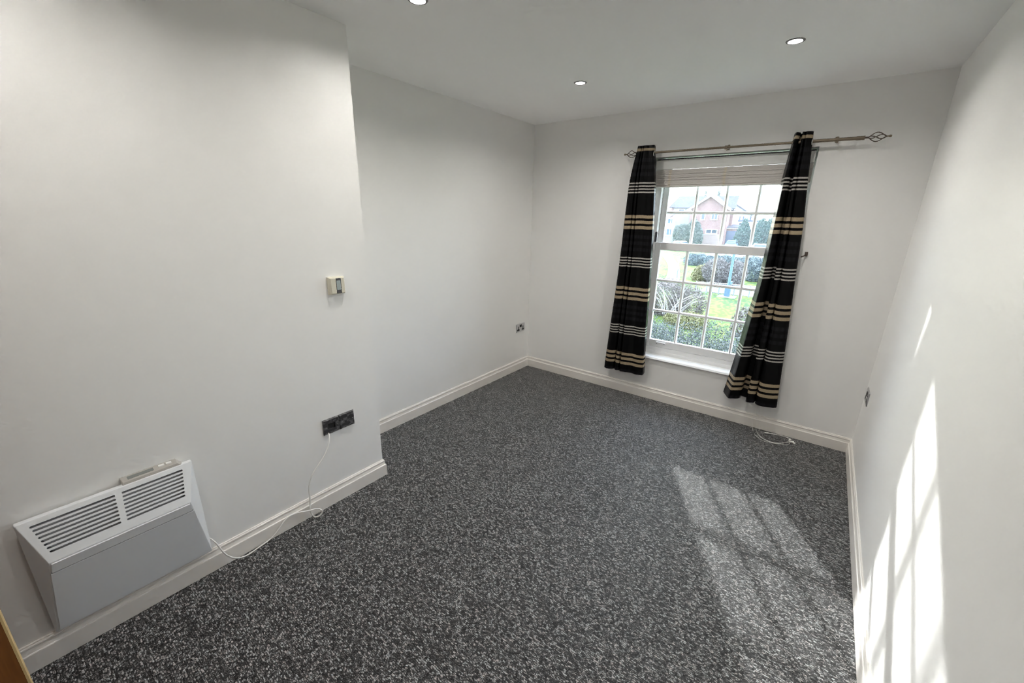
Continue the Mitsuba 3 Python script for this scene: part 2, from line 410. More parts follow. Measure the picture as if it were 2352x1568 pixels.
# ---------------------------------------------------------------- curtain pole
po = 'curtain_pole'
tag(po, 'slim antique brass curtain pole with twisted cage ends above the window', 'curtain pole')
RY, RZ = L - 0.09, 2.066
put(po + '__rod', cat([cyl((1.075, RY, RZ + 0.004), (2.16, RY, RZ), 0.0080, 20), cyl((2.14, RY, RZ), (2.462, RY, RZ - 0.002), 0.0098, 20)]), BRASS, 40)
put(po + '__end_collar', cyl((2.430, RY, RZ - 0.002), (2.470, RY, RZ - 0.002), 0.0118, 20), BRASS, 40)
put(po + '__end_collar', cyl((1.072, RY, RZ + 0.004), (1.098, RY, RZ + 0.004), 0.0108, 20), BRASS, 40)
for sgn, x0, zz in ((1, 2.468, RZ - 0.002), (-1, 1.078, RZ + 0.004)):
    k = f'{po}__finial' if sgn == 1 else f'{po}__finial_001'
    put(k + '__neck', tube([(x0, RY, zz), (x0 + sgn * 0.022, RY, zz)], 0.0050, 12), BRONZE, 40)
    for j in range(4):
        pts = []
        for u in np.linspace(0, 1, 26):
            r = 0.0235 * math.sin(math.pi * u) ** 0.9 + 0.0015
            a = j * math.pi / 2 + sgn * 1.9 * (u - 0.5) + 0.3
            pts.append((x0 + sgn * (0.018 + 0.082 * u), RY + r * math.cos(a), zz + r * math.sin(a)))
        put(k + '__cage_wire', tube(pts, 0.0025, 8), BRONZE, True)
    put(k + '__tip', cat([tube([(x0 + sgn * 0.096, RY, zz), (x0 + sgn * 0.112, RY, zz)], 0.0040, 12),
                          trimesh.creation.icosphere(2, 0.0075).apply_translation([x0 + sgn * 0.118, RY, zz])]), BRASS, 40)
for x, zz in ((1.125, RZ + 0.004), (1.709, RZ + 0.001), (2.334, RZ - 0.001)):
    k = numbered(po + '__bracket')
    scene[k] = mikit.ply(cat([cbox(x - 0.008, x + 0.008, L - 0.004, L, zz - 0.006, zz + 0.030, 0.002), cyl((x, RY + 0.008, zz), (x, L - 0.003, zz), 0.0055, 14),
                              cyl((x - 0.008, RY, zz), (x + 0.008, RY, zz), 0.0132, 22), cyl((x + 0.006, RY, zz - 0.020), (x + 0.006, RY, zz - 0.012), 0.004, 10)]), BRASS, 40)

# ---------------------------------------------------------------- curtains
def curtain(name, zs, xl, xr, keys, depth_z, label):
    """keys: (s, across 0..1, depth) of the pleated section; the cloth hangs from the pole and flares downwards."""
    keys = np.array(keys)
    fx, fd = PchipInterpolator(keys[:, 0], keys[:, 1]), PchipInterpolator(keys[:, 0], keys[:, 2])
    XL, XR, DZ = PchipInterpolator(zs[::-1], xl[::-1]), PchipInterpolator(zs[::-1], xr[::-1]), PchipInterpolator(depth_z[::-1, 0], depth_z[::-1, 1])
    nu, nv = 220, 110
    s, zz = np.linspace(0, 1, nu), np.linspace(zs[0], zs[-1], nv)
    S, Z = np.meshgrid(s, zz)
    X = XL(Z) + (XR(Z) - XL(Z)) * fx(S)
    wob = meshkit.fbm(np.stack([S * 6, Z * 2.2, S * 0 + len(name)], -1), 3, 2) - 0.5
    D = DZ(Z) * fd(S) + 0.010 * wob * np.clip((zs[0] - Z) / 0.4, 0, 1)
    Y = RY - np.maximum(D, -0.052)
    Zz = Z + 0.004 * np.sin(S * 17) * (Z - zs[0]) / 2.0
    g = np.stack([X, Y, Zz], -1)
    du, dv = np.gradient(g, axis=1), np.gradient(g, axis=0)
    n = np.cross(du, dv)
    n /= np.linalg.norm(n, axis=-1, keepdims=True) + 1e-12
    n *= np.where(n[..., 1:2].mean() > 0, -1, 1)
    arc = np.cumsum(np.linalg.norm(du[nv // 2], axis=-1))
    uv = np.stack([np.broadcast_to(arc, S.shape), Z], -1).reshape(-1, 2)
    th = 0.0010
    v = np.vstack([(g + n * th).reshape(-1, 3), (g - n * th).reshape(-1, 3)])
    i, j = np.meshgrid(np.arange(nv - 1), np.arange(nu - 1), indexing='ij')
    q = np.stack([i * nu + j, i * nu + j + 1, (i + 1) * nu + j + 1, (i + 1) * nu + j], -1).reshape(-1, 4)
    o = nu * nv
    edge = np.r_[np.arange(nu), np.arange(1, nv) * nu + nu - 1, (nv - 1) * nu + np.arange(nu - 2, -1, -1), np.arange(nv - 2, 0, -1) * nu]
    e2 = np.roll(edge, -1)
    side = np.stack([edge, e2, e2 + o, edge + o], -1)
    f = np.vstack([q[:, [0, 1, 2]], q[:, [0, 2, 3]], q[:, [0, 2, 1]] + o, q[:, [0, 3, 2]] + o, side[:, [0, 2, 1]], side[:, [0, 3, 2]]])
    m = trimesh.Trimesh(v, f, process=False)
    scene[name + '__cloth'] = mikit.ply(m, CLOTH, True, uv=np.vstack([uv, uv]))
    # eyelet rings where the cloth crosses the pole
    zr = RZ
    ss = np.linspace(0.001, 0.999, 700)
    dd = DZ(zr) * fd(ss)
    for a in np.nonzero(np.diff(np.sign(dd)))[0][-1:]:
        x = float(XL(zr) + (XR(zr) - XL(zr)) * fx(ss[a]))
        r = trimesh.creation.torus(0.0205, 0.0032, 32, 8)
        r.apply_transform(trimesh.transformations.rotation_matrix(math.pi / 2, [0, 1, 0]))
        r.apply_translation([x, RY, zr - 0.006])
        put(name + '__eyelet', r, SILVER, True)
    tag(name, label, 'curtain', 'striped curtains either side of the window')


DZ = np.array([(2.122, 0.030), (1.80, 0.036), (1.2, 0.042), (0.6, 0.046), (0.245, 0.048)])
LEFTK = [(0, 0.0, -0.7), (0.04, 0.004, 0.45), (0.12, 0.12, 1.0), (0.20, 0.235, 0.85), (0.225, 0.262, 0.55), (0.275, 0.278, -1.25), (0.325, 0.284, 0.55), (0.36, 0.33, 0.95), (0.395, 0.385, 0.75),
         (0.415, 0.402, 0.45), (0.465, 0.415, -1.25), (0.515, 0.420, 0.5), (0.56, 0.47, 1.15), (0.64, 0.60, 1.05), (0.74, 0.74, 0.60), (0.88, 0.91, 0.55), (0.95, 1.0, 0.3), (1.0, 0.985, -0.9)]
curtain('curtain', np.array([2.122, 1.82, 1.22, 0.80, 0.245]), np.array([1.070, 1.024, 1.008, 0.985, 0.955]), np.array([1.194, 1.232, 1.272, 1.290, 1.318]),
        LEFTK, DZ, 'black striped eyelet curtain hanging left of the window, nearer the room corner')
RIGHTK = [(0, 0.0, -1.2), (0.07, 0.055, -0.35), (0.15, 0.165, 1.2), (0.175, 0.188, 1.15), (0.25, 0.29, 0.75), (0.29, 0.335, 0.3), (0.34, 0.352, -1.3), (0.40, 0.42, -1.5), (0.45, 0.452, -1.1), (0.50, 0.462, 0.55),
          (0.545, 0.52, 0.95), (0.60, 0.600, 0.75), (0.62, 0.615, 0.4), (0.67, 0.625, -1.3), (0.72, 0.632, 0.55), (0.77, 0.70, 1.15), (0.85, 0.83, 0.95), (0.93, 0.96, 0.6), (0.965, 1.0, 0.3), (1.0, 0.99, -0.9)]
curtain('curtain_001', np.array([2.122, 1.82, 1.50, 1.22, 0.80, 0.50, 0.245]), np.array([2.103, 2.080, 2.068, 2.058, 2.020, 1.992, 1.962]), np.array([2.206, 2.232, 2.262, 2.278, 2.306, 2.322, 2.338]),
        RIGHTK, DZ, 'black striped eyelet curtain hanging right of the window, its inner edge slanting across the panes')
# tie-back hook
tag(put('tieback_hook', cat([cbox(2.298, 2.316, L - 0.006, L, 1.346, 1.376, 0.002), cbox(2.299, 2.314, L - 0.022, L - 0.005, 1.351, 1.371, 0.003),
                             tube([(2.303, L - 0.015, 1.355), (2.292, L - 0.034, 1.347), (2.284, L - 0.052, 1.344)], [0.0045, 0.0035, 0.0042], 10, 14)]), BRONZE, 40),
    'small dark brown tie-back hook on the wall right of the right curtain', 'hook')

# ---------------------------------------------------------------- panel heater
he = 'panel_heater'
tag(he, 'white wall-hung electric panel heater with two louvred grilles on its sloping top', 'heater')
xb = B + 0.018
Tq = np.array([[B + 0.034, -0.095, 0.580], [B + 0.034, 0.384, 0.580]])
Rq = np.array([[B + 0.095, -0.060, 0.438], [B + 0.095, 0.345, 0.438]])
Bq = np.array([[B + 0.034, -0.094, 0.124], [B + 0.034, 0.382, 0.124]])
Back = np.array([[xb, -0.096, 0.122], [xb, 0.385, 0.122], [xb, 0.385, 0.580], [xb, -0.096, 0.580]])
cent = np.vstack([Tq, Rq, Bq, Back]).mean(0)


def soft_hull(pts, r=0.004):
    sph = trimesh.creation.icosphere(1, r).vertices
    return hull(np.vstack([p + sph for p in pts]))


shrink = lambda q, k: cent + (np.asarray(q) - cent) * k
outer = soft_hull(np.vstack([shrink(Tq, 0.985), shrink(Rq, 0.96), shrink(Bq, 0.985), shrink(Back, 0.985)]))
inner = hull(np.vstack([shrink(Tq, 0.93), shrink(Rq, 0.90), shrink(Bq, 0.93), shrink(Back, 0.93)]))
shell = man(outer) - man(inner)
e_y = np.array([0, 1.0, 0])
nrm = np.cross(e_y, Rq[0] - Tq[0]); nrm /= np.linalg.norm(nrm)
if nrm[0] < 0: nrm = -nrm
down = (Rq[0] - Tq[0]) * np.array([1, 0, 1]); slope_len = np.linalg.norm(down); down /= slope_len
mid0 = np.array([Tq[0][0], 0, Tq[0][2]])
for grp in (0, 1):
    for r in range(8):
        f = 0.145 + 0.092 * r
        ya, yb_ = [(-0.066 + 0.022 * r / 7, 0.1440 - 0.008 * r / 7), (0.1620 - 0.010 * r / 7, 0.348 - 0.018 * r / 7)][grp]
        c = mid0 + down * f * slope_len
        hw = 0.0040
        pts = []
        for yy in (ya + hw, yb_ - hw):
            for a in np.linspace(0, 2 * math.pi, 10, endpoint=False):
                for dn in (-0.03, 0.03):
                    pts.append(c + e_y * (yy + hw * math.cos(a)) + down * hw * math.sin(a) + nrm * dn)
        shell -= man(hull(pts))
put(he + '__casing', tri(shell), HEAT, 25)
put(he + '__inner_core', hull(np.vstack([shrink(Tq, 0.88), shrink(Rq, 0.80), shrink(Bq, 0.90), shrink(Back, 0.90)])), HEATIN)
# lower front panel, a separate sheet below the bezel's lip
lo = Rq + (Bq - Rq) * 0.146
pn = np.cross(e_y, Bq[0] - Rq[0]); pn /= np.linalg.norm(pn)
if pn[0] < 0: pn = -pn
pts = []
for q in (lo[0] + [0, 0.004, 0], lo[1] - [0, 0.004, 0], Bq[0] + [0, 0.006, 0.006], Bq[1] - [0, 0.006, -0.006]):
    q0 = shrink(q, 0.985)
    pts += [q0 - pn * 0.002, q0 + pn * 0.0080]
put(he + '__front_panel', hull(pts), HEAT)
pts = []
for f0 in (0.012, 0.128):
    q = Rq + (Bq - Rq) * f0
    for q1 in (q[0] + [0, 0.004, 0], q[1] - [0, 0.004, 0]):
        q0 = shrink(q1, 0.965 + 0.02 * f0)
        pts += [q0 - pn * 0.004, q0 + pn * 0.0085]
put(he + '__bezel_lip', hull(pts), HEAT)
pts = []
for f0 in (0.122, 0.150):
    q = Rq + (Bq - Rq) * f0
    for q1 in (q[0] + [0, 0.003, 0], q[1] - [0, 0.003, 0]):
        q0 = shrink(q1, 0.975)
        pts += [q0 - pn * 0.004, q0 + pn * 0.0058]
put(he + '__seam', hull(pts), HEATIN)
ctl = he + '__control_panel'
put(ctl + '__housing', hull([(x, y, z) for x, y, z in [(B + 0.001, 0.170, 0.572), (B + 0.001, 0.360, 0.572), (B + 0.034, 0.170, 0.572), (B + 0.034, 0.360, 0.572), (B + 0.001, 0.172, 0.600), (B + 0.001, 0.340, 0.600), (B + 0.030, 0.174, 0.590), (B + 0.030, 0.340, 0.590)]]), CTRL)
put(ctl + '__display', hull([(x, y, z) for y in (0.190, 0.268) for x, z in [(B + 0.007, 0.5985), (B + 0.022, 0.5935), (B + 0.007, 0.5970), (B + 0.022, 0.5920)]]), CTRLD)
for y0, y1 in ((0.284, 0.302), (0.308, 0.325)):
    put(ctl + '__button', hull([(x, y, z) for y in (y0, y1) for x, z in [(B + 0.008, 0.6005), (B + 0.017, 0.5975), (B + 0.008, 0.5960), (B + 0.017, 0.5930)]]), WPLAST)
for ya in (0.02, 0.24): put(he + '__wall_bracket', cbox(B + 0.0005, xb + 0.002, ya, ya + 0.03, 0.18, 0.52, 0.001), HEATIN)
# its flex, from the heater's lower corner over the carpet and up to the spur plate
flex = [(B + 0.024, 0.372, 0.200), (B + 0.040, 0.395, 0.165), (B + 0.046, 0.417, 0.092), (B + 0.044, 0.455, 0.030), (B + 0.036, 0.500, 0.004), (B + 0.030, 0.560, 0.006),
        (B + 0.026, 0.612, 0.012), (B + 0.030, 0.664, 0.050), (B + 0.034, 0.705, 0.085), (B + 0.038, 0.766, 0.080), (B + 0.046, 0.818, 0.064), (B + 0.052, 0.856, 0.050),
        (B + 0.058, 0.868, 0.030), (B + 0.052, 0.858, 0.010), (B + 0.044, 0.838, 0.006), (B + 0.036, 0.822, 0.030), (B + 0.034, 0.824, 0.110), (B + 0.038, 0.828, 0.205), (B + 0.042, 0.858, 0.270),
        (B + 0.040, 0.912, 0.320), (B + 0.034, 0.966, 0.405), (B + 0.014, 0.978, 0.440)]
put(he + '__power_flex', tube(flex, 0.0033, 10, 260), CORD, True)

# ---------------------------------------------------------------- electrical plates
def frame_on(wall, u, v):
    """(origin, right, up, out) of a plate centred at u, v on a wall."""
    if wall == 'left': return np.array([B, u, v]), np.array([0, 1.0, 0]), np.array([0, 0, 1.0]), np.array([1.0, 0, 0])
    if wall == 'recess': return np.array([0, u, v]), np.array([0, 1.0, 0]), np.array([0, 0, 1.0]), np.array([1.0, 0, 0])
    return np.array([W, u, v]), np.array([0, -1.0, 0]), np.array([0, 0, 1.0]), np.array([-1.0, 0, 0])


def at(fr, a, b, c): return fr[0] + fr[1] * a + fr[2] * b + fr[3] * c


def slab(fr, a0, a1, b0, b1, c0, c1, bev=0.0):
    pts = [at(fr, a, b, c0) for a in (a0, a1) for b in (b0, b1)] + [at(fr, a, b, c1) for a in (a0 + bev, a1 - bev) for b in (b0 + bev, b1 - bev)]
    if bev: pts += [at(fr, a, b, (c0 + c1) / 2) for a in (a0, a1) for b in (b0, b1)]
    return hull(pts)


def screw(fr, a, b, c): return cyl(at(fr, a, b, c - 0.002), at(fr, a, b, c + 0.0012), 0.0034, 14)


def socket(name, wall, u, v, label):
    fr = frame_on(wall, u, v)
    put(name + '__plate', slab(fr, -0.073, 0.073, -0.044, 0.044, 0.0, 0.007, 0.003), CHROME)
    for s in (-1, 1):
        c = s * 0.040
        put(name + '__outlet', slab(fr, c - 0.021, c + 0.021, -0.030, -0.012, 0.005, 0.0082, 0.001), BLACKP)
        put(name + '__earth_slot', slab(fr, c - 0.006, c + 0.006, -0.013, 0.018, 0.005, 0.0082, 0.001), BLACKP)
        put(name + '__rocker', slab(fr, s * 0.0095 - 0.008, s * 0.0095 + 0.008, 0.006, 0.032, 0.005, 0.0105, 0.0015), BLACKP)
        put(name + '__screw', screw(fr, s * 0.060, -0.034 if wall == 'recess' else -0.034, 0.007), CHROME)
    tag(name, label, 'socket')


socket('double_socket', 'recess', 3.370, 0.461, 'chrome double power socket with black inserts, low on the recess wall near the corner')
socket('double_socket_001', 'right', 3.372, 0.487, 'chrome double power socket low on the right wall, seen edge-on near the corner')
fr = frame_on('left', 1.001, 0.472)
k = 'fused_spur'
put(k + '__plate', tri(man(slab(fr, -0.0445, 0.0445, -0.043, 0.043, 0.0, 0.011, 0.004)) - man(slab(fr, -0.019, 0.021, -0.014, 0.017, 0.003, 0.02))), NICKEL)
put(k + '__fuse_recess', slab(fr, -0.019, 0.021, -0.014, 0.017, 0.001, 0.0035), BLACKP)
for s in (-1, 1): put(k + '__screw', screw(fr, s * 0.032, 0.0, 0.011), CHROME)
tag(k, 'black nickel fused spur plate with a dark rectangular hole above the heater flex', 'wall plate')
fr = frame_on('left', 1.0935, 0.472)
k = 'blank_plate'
put(k + '__plate', slab(fr, -0.0445, 0.0445, -0.043, 0.043, 0.0, 0.011, 0.004), NICKEL)
for s in (-1, 1): put(k + '__screw', screw(fr, s * 0.032, 0.0, 0.011), CHROME)
tag(k, 'black nickel blank wall plate right of the fused spur', 'wall plate')
fr = frame_on('left', 1.114, 1.2205)
k = 'thermostat'
put(k + '__body', slab(fr, -0.043, 0.043, -0.044, 0.044, 0.0, 0.024, 0.006), CREAM)
put(k + '__cover', slab(fr, -0.038, 0.036, -0.040, 0.040, 0.022, 0.027, 0.003), CREAM)
put(k + '__bezel', slab(fr, -0.010, 0.018, -0.038, 0.038, 0.024, 0.0285, 0.001), BEZEL)
put(k + '__screen', slab(fr, -0.008, 0.014, -0.022, 0.027, 0.026, 0.0292, 0.0005), LCD)
tag(k, 'small cream wall thermostat with a narrow upright grey screen', 'thermostat')

# ---------------------------------------------------------------- downlights
RINGM = P('satin_ring', (0.16, 0.15, 0.15), 0.35, 0.5, metallic=0.6)
RINGP = [(0.0300, 0.010), (0.0300, -0.001), (0.0320, -0.0035), (0.0385, -0.0030), (0.0410, 0.0), (0.0405, 0.0006), (0.0345, 0.0006), (0.0345, 0.010), (0.0300, 0.010)]
dl = ['ceiling downlight over the recess, left of the two before the window', 'ceiling downlight nearest the right wall, the larger of the two lit ones in view',
      'ceiling downlight near the forward wall, cut off by the top of the photo', 'ceiling downlight behind the top edge, right side', 'ceiling downlight above the heater, out of view']
for i, (x, y) in enumerate(LAMPS):
    k = 'downlight' if i == 0 else f'downlight_{i:03d}'
    scene[k + '__bezel'] = mikit.ply(lathe(RINGP, (x, y, H), 48), RINGM, 30)
    scene[k + '__housing'] = mikit.ply(lathe([(0.0300, 0.008), (0.0300, 0.034), (0.0, 0.034), (0.0, 0.0355), (0.0335, 0.0355), (0.0335, 0.008), (0.03, 0.008)], (x, y, H), 40), CHROME, 30)
    disc = trimesh.creation.revolve(np.array([(0, 0), (0.0190, 0.0), (0.0190, 0.003), (0, 0.003)]), sections=32)
    disc.apply_translation([x, y, H + 0.008])
    scene[k + '__lens'] = mikit.ply(disc, WPLAST, 30, emitter={'type': 'area', 'radiance': {'type': 'rgb', 'value': list(LAMP_R)}})
    tag(k, dl[i], 'downlight', 'recessed ceiling downlights')

# ---------------------------------------------------------------- oak door leaf at the left edge of the view
do = 'oak_door'
put(do + '__leaf', box(0.705, 0.743, -0.96, -0.166, 0.012, 1.98), OAK)
put(do + '__lipping', box(0.7045, 0.7435, -0.166, -0.161, 0.012, 1.98), OAKE)
tag(do, 'orange-brown oak door leaf standing open, its pale edge at the bottom left corner', 'door')

# ---------------------------------------------------------------- outside: the green, the road and the houses beyond
GZ = -2.9


def grass_fn(p, n, uv):
    a = fbm(p.x * 0.35, p.y * 0.35, 1.0, 3)
    b = noise(p.x * 9, p.y * 3.5, 2.0)
    return mix(mix((0.042, 0.085, 0.035), (0.085, 0.140, 0.034), smoothstep(0.35, 0.65, a)), (0.17, 0.19, 0.05), smoothstep(0.35, 0.8, b) * 0.6)


def paving_fn(p, n, uv):
    j = smoothstep(0.0, 0.05, dr.abs(p.y * 1.2 - dr.round(p.y * 1.2)))
    return mix((0.12, 0.10, 0.095), (0.17, 0.15, 0.145), j * (0.6 + 0.4 * noise(p.x * 3, p.y * 3, 0)))


def tarmac_fn(p, n, uv):
    return mix((0.13, 0.13, 0.137), (0.18, 0.18, 0.187), fbm(p.x * 0.6, p.y * 0.6, 3.0, 3))


def brick_fn(p, n, uv):
    h = p.x + p.y
    row = p.z / 0.075
    r = dr.floor(row)
    col = h / 0.225 + 0.5 * (r - 2 * dr.floor(r / 2))
    m = smoothstep(0.0, 0.12, row - r) * smoothstep(0.0, 0.05, col - dr.floor(col))
    t = cell_rand(dr.floor(col), r, 4)
    big = fbm(p.x * 0.9, p.z * 0.9, 5.0, 3)
    return mix((0.30, 0.27, 0.25), mix((0.21, 0.115, 0.10), (0.31, 0.195, 0.175), t * 0.5 + big * 0.5), m)


def roof_fn(p, n, uv):
    r = dr.floor(p.z / 0.09)
    return mix((0.060, 0.060, 0.078), (0.105, 0.105, 0.122), cell_rand(dr.floor(p.x / 0.18 + r * 0.5), r, 3) * 0.6 + 0.4 * noise(p.x, p.z, 1))


def leafy(name, tones, scale=9.0):
    def fn(p, n, uv):
        t = cell_rand(p.x * scale, p.y * scale, p.z * scale)
        return mix(mix(tones[0], tones[1], smoothstep(0.0, 0.55, t)), tones[2], smoothstep(0.55, 1.0, t))
    return P(name, proc(fn), 0.6, 0.25)


GRASS = P('grass', proc(grass_fn), 0.9, 0.1)
PAVE = P('paving', proc(paving_fn), 0.8, 0.2)
TARMAC = P('tarmac', proc(tarmac_fn), 0.85, 0.2)
BRICK = P('brick', proc(brick_fn), 0.85, 0.2)
ROOF = P('roof_tile', proc(roof_fn), 0.7, 0.3)
RENDER = P('pale_render', (0.34, 0.34, 0.33), 0.8, 0.2)
WHITEX = P('outdoor_white', (0.50, 0.51, 0.51), 0.5, 0.4)
WGLASS = P('house_glass', (0.06, 0.08, 0.10), 0.08, 0.6)
BLUEP = P('blue_paint', (0.08, 0.145, 0.25), 0.4, 0.5)
BLUEL = P('pale_blue_paint', (0.11, 0.19, 0.28), 0.4, 0.5)
NAVY = P('dark_blue_paint', (0.075, 0.10, 0.16), 0.5, 0.4)
BEIGE = P('beige_paint', (0.36, 0.34, 0.28), 0.35, 0.5)
RUBBER = P('tyre', (0.02, 0.02, 0.02), 0.8, 0.2)
GREYM = P('galvanised_grey', (0.22, 0.25, 0.29), 0.5, 0.5)
CONC = P('pale_concrete', (0.24, 0.235, 0.225), 0.8, 0.2)
BARK = P('pale_bark', (0.26, 0.22, 0.19), 0.8, 0.2)
TWIGB = P('brown_bark', (0.11, 0.085, 0.07), 0.8, 0.2)
LEAF_NEAR = leafy('leaf_near', ((0.045, 0.055, 0.050), (0.10, 0.118, 0.105), (0.20, 0.21, 0.195)), 18)
LEAF_DRY = leafy('leaf_dry', ((0.09, 0.078, 0.068), (0.18, 0.158, 0.14), (0.30, 0.28, 0.26)), 12)
LEAF_GREY = leafy('leaf_grey', ((0.11, 0.10, 0.095), (0.20, 0.185, 0.175), (0.31, 0.295, 0.28)), 6)
LEAF_YEL = leafy('leaf_yellow', ((0.14, 0.14, 0.05), (0.24, 0.23, 0.11), (0.33, 0.31, 0.18)), 8)
LEAF_BLUE = leafy('leaf_blue', ((0.08, 0.115, 0.125), (0.14, 0.185, 0.195), (0.22, 0.27, 0.27)), 3)
LEAF_CON = leafy('leaf_conifer', ((0.05, 0.10, 0.09), (0.095, 0.165, 0.145), (0.15, 0.225, 0.19)), 3)
LEAF_TREE = leafy('leaf_tree', ((0.08, 0.115, 0.10), (0.14, 0.18, 0.155), (0.24, 0.275, 0.24)), 3)

struct('ground', box(-260, 260, L + 0.3, 420, GZ - 0.3, GZ), GRASS, 'green grass stretching away below the window')
struct('road', box(-11, 200, 49, 79, GZ - 0.2, GZ + 0.02), TARMAC, 'pale grey road beyond the far hedge')
left_e = np.array([(-6.6, 29.0), (-7.29, 33.41), (-8.5, 37.83), (-10.19, 43.4), (-11.79, 47.9), (-13.84, 53.3), (-16.5, 60.0)])
right_e = np.array([(-5.5, 29.0), (-6.40, 33.6), (-7.32, 37.0), (-8.49, 41.0), (-10.17, 46.3), (-12.0, 51.2), (-14.3, 58.5)])


def ribbon(a, b, z0, z1):
    n = len(a)
    v = np.vstack([np.c_[a, np.full(n, z1)], np.c_[b, np.full(n, z1)], np.c_[a, np.full(n, z0)], np.c_[b, np.full(n, z0)]])
    f = []
    for i in range(n - 1):
        f += [[i, n + i, n + i + 1], [i, n + i + 1, i + 1], [i, i + 1, 2 * n + i + 1], [i, 2 * n + i + 1, 2 * n + i],
              [n + i, 3 * n + i, 3 * n + i + 1], [n + i, 3 * n + i + 1, n + i + 1]]
    return trimesh.Trimesh(v, f, process=False)


struct('footpath', ribbon(left_e, right_e, GZ - 0.1, GZ + 0.03), PAVE, 'pinkish paved footpath curving away at the left of the view')
ke = left_e + np.array([-0.12, 0.0])
struct('path_kerb', ribbon(ke, left_e, GZ - 0.1, GZ + 0.09), CONC, 'pale kerb along the left edge of the footpath')
struct('railed_path', box(-3.9, 6.0, 28.9, 33.5, GZ - 0.1, GZ + 0.02), TARMAC, 'grey path behind the low railing')


def leaves(blobs, count, size, seed, flat=0.0):
    """count leaf blades of about the given size spread through the ellipsoids (centre, radii), denser near their surfaces."""
    g = np.random.default_rng(seed)
    blobs = [(np.array(c, float), np.array(r, float)) for c, r in blobs]
    vol = np.array([r.prod() ** (2 / 3) for _, r in blobs])
    which = g.choice(len(blobs), count, p=vol / vol.sum())
    d = g.normal(size=(count, 3)); d /= np.linalg.norm(d, axis=1, keepdims=True)
    rad = g.uniform(0.35, 1.0, count) ** 0.45
    c = np.array([blobs[i][0] for i in which]); r = np.array([blobs[i][1] for i in which])
    bump = 0.78 + 0.44 * meshkit.fbm(d * 2.3 + c * 0.7, 3, seed)
    p = c + d * r * (rad * bump)[:, None]
    p[:, 2] = np.maximum(p[:, 2], GZ + 0.02)
    a = g.normal(size=(count, 3)) * [1, 1, 1 - flat]; a /= np.linalg.norm(a, axis=1, keepdims=True)
    b = np.cross(a, g.normal(size=(count, 3))); b /= np.linalg.norm(b, axis=1, keepdims=True)
    s = size * g.uniform(0.6, 1.4, count)[:, None]
    v = np.stack([p - a * s, p + b * s * 0.45, p + a * s, p - b * s * 0.45], 1).reshape(-1, 3)
    k = np.arange(count)[:, None] * 4
    f = np.vstack([k + [0, 1, 2], k + [0, 2, 3]])
    return trimesh.Trimesh(v, f, process=False)


def stems(base, blobs, n, r, seed, per=1):
    g = np.random.default_rng(seed)
    out = []
    for _ in range(n):
        c, rr = blobs[g.integers(len(blobs))]
        d = g.normal(size=3); d /= np.linalg.norm(d); d[2] = abs(d[2])
        end = np.array(c) + d * np.array(rr) * g.uniform(0.7, 1.05)
        b0 = np.array([c[0] + g.uniform(-0.3, 0.3) * rr[0], c[1] + g.uniform(-0.3, 0.3) * rr[1], GZ - 0.05])
        mid = (b0 + end) / 2 + g.normal(size=3) * 0.12 * np.array(rr)
        out.append(tube([b0, mid, end], [r, r * 0.7, r * 0.3], 5, 8))
    return cat(out)


def bush(name, blobs, count, size, mat, label, seed, category='bush', nst=10, rst=0.02, smat=TWIGB):
    k = numbered(name)
    scene[k + '__foliage'] = mikit.ply(leaves(blobs, count, size, seed), mat)
    scene[k + '__stem'] = mikit.ply(stems(None, blobs, nst, rst, seed + 50), smat)
    tag(k + '__foliage', None, None, None, 'stuff'); tag(k + '__stem', None, None, None, 'stuff')
    return tag(k, label, category)


nb = []
hg = np.random.default_rng(11)
for i in range(26):
    x = -4.6 + 0.30 * i + hg.uniform(-0.12, 0.12)
    nb.append(((x, 12.4 + hg.uniform(-0.8, 0.8), GZ + 0.70), (0.75, 1.25, 0.80 + hg.uniform(-0.05, 0.15))))
bush('near_hedge', nb, 110000, 0.025, LEAF_NEAR, 'dense dark grey-green hedge just below the window, filling the bottom panes', 21, 'hedge', 160, 0.012)
bush('twiggy_bush', [((-3.6, 20.6, GZ + 0.7), (1.25, 1.2, 1.05)), ((-2.4, 20.2, GZ + 0.65), (0.9, 1.0, 0.95)), ((-4.6, 20.0, GZ + 0.6), (0.9, 1.0, 0.9))], 34000, 0.032, LEAF_DRY,
     'big tangled leafless-looking bush with pale arching twigs behind the near hedge, at the left', 31, 'bush', 60, 0.016, BARK)
arch = []
ag = np.random.default_rng(41)
for i in range(16):
    b0 = np.array([-2.9 + ag.uniform(-0.5, 0.5), 19.0 + ag.uniform(-0.2, 0.2), GZ + 0.3])
    a = ag.uniform(0.2, 2.9)
    l = ag.uniform(0.7, 1.35)
    end = b0 + np.array([math.cos(a) * l, ag.uniform(-0.3, 0.2), 0.5 + abs(math.sin(a)) * l * 0.9])
    arch.append(tube([b0, (b0 + end) / 2 + np.array([0, 0, 0.25]), end], [0.016, 0.012, 0.006], 5, 12))
scene['twiggy_bush__arching_twig'] = mikit.ply(cat(arch), P('silver_bark', (0.42, 0.40, 0.38), 0.7, 0.2))
tag('twiggy_bush__arching_twig', 'pale arching twigs', None, None, 'stuff')
bush('low_shrub', [((-1.75, 18.6, GZ + 0.25), (0.75, 0.8, 0.42)), ((-2.5, 18.8, GZ + 0.2), (0.5, 0.7, 0.34))], 6000, 0.04, LEAF_YEL, 'low green and straw-coloured shrub in front of the twiggy bush', 33, 'bush', 12)
bush('dry_shrub', [((0.35, 18.4, GZ + 0.4), (0.55, 0.7, 0.85)), ((1.2, 18.8, GZ + 0.4), (0.8, 0.8, 0.8))], 7000, 0.045, LEAF_DRY, 'brownish dry shrub at the right of the bright lawn, beside the right curtain', 35, 'bush', 16)
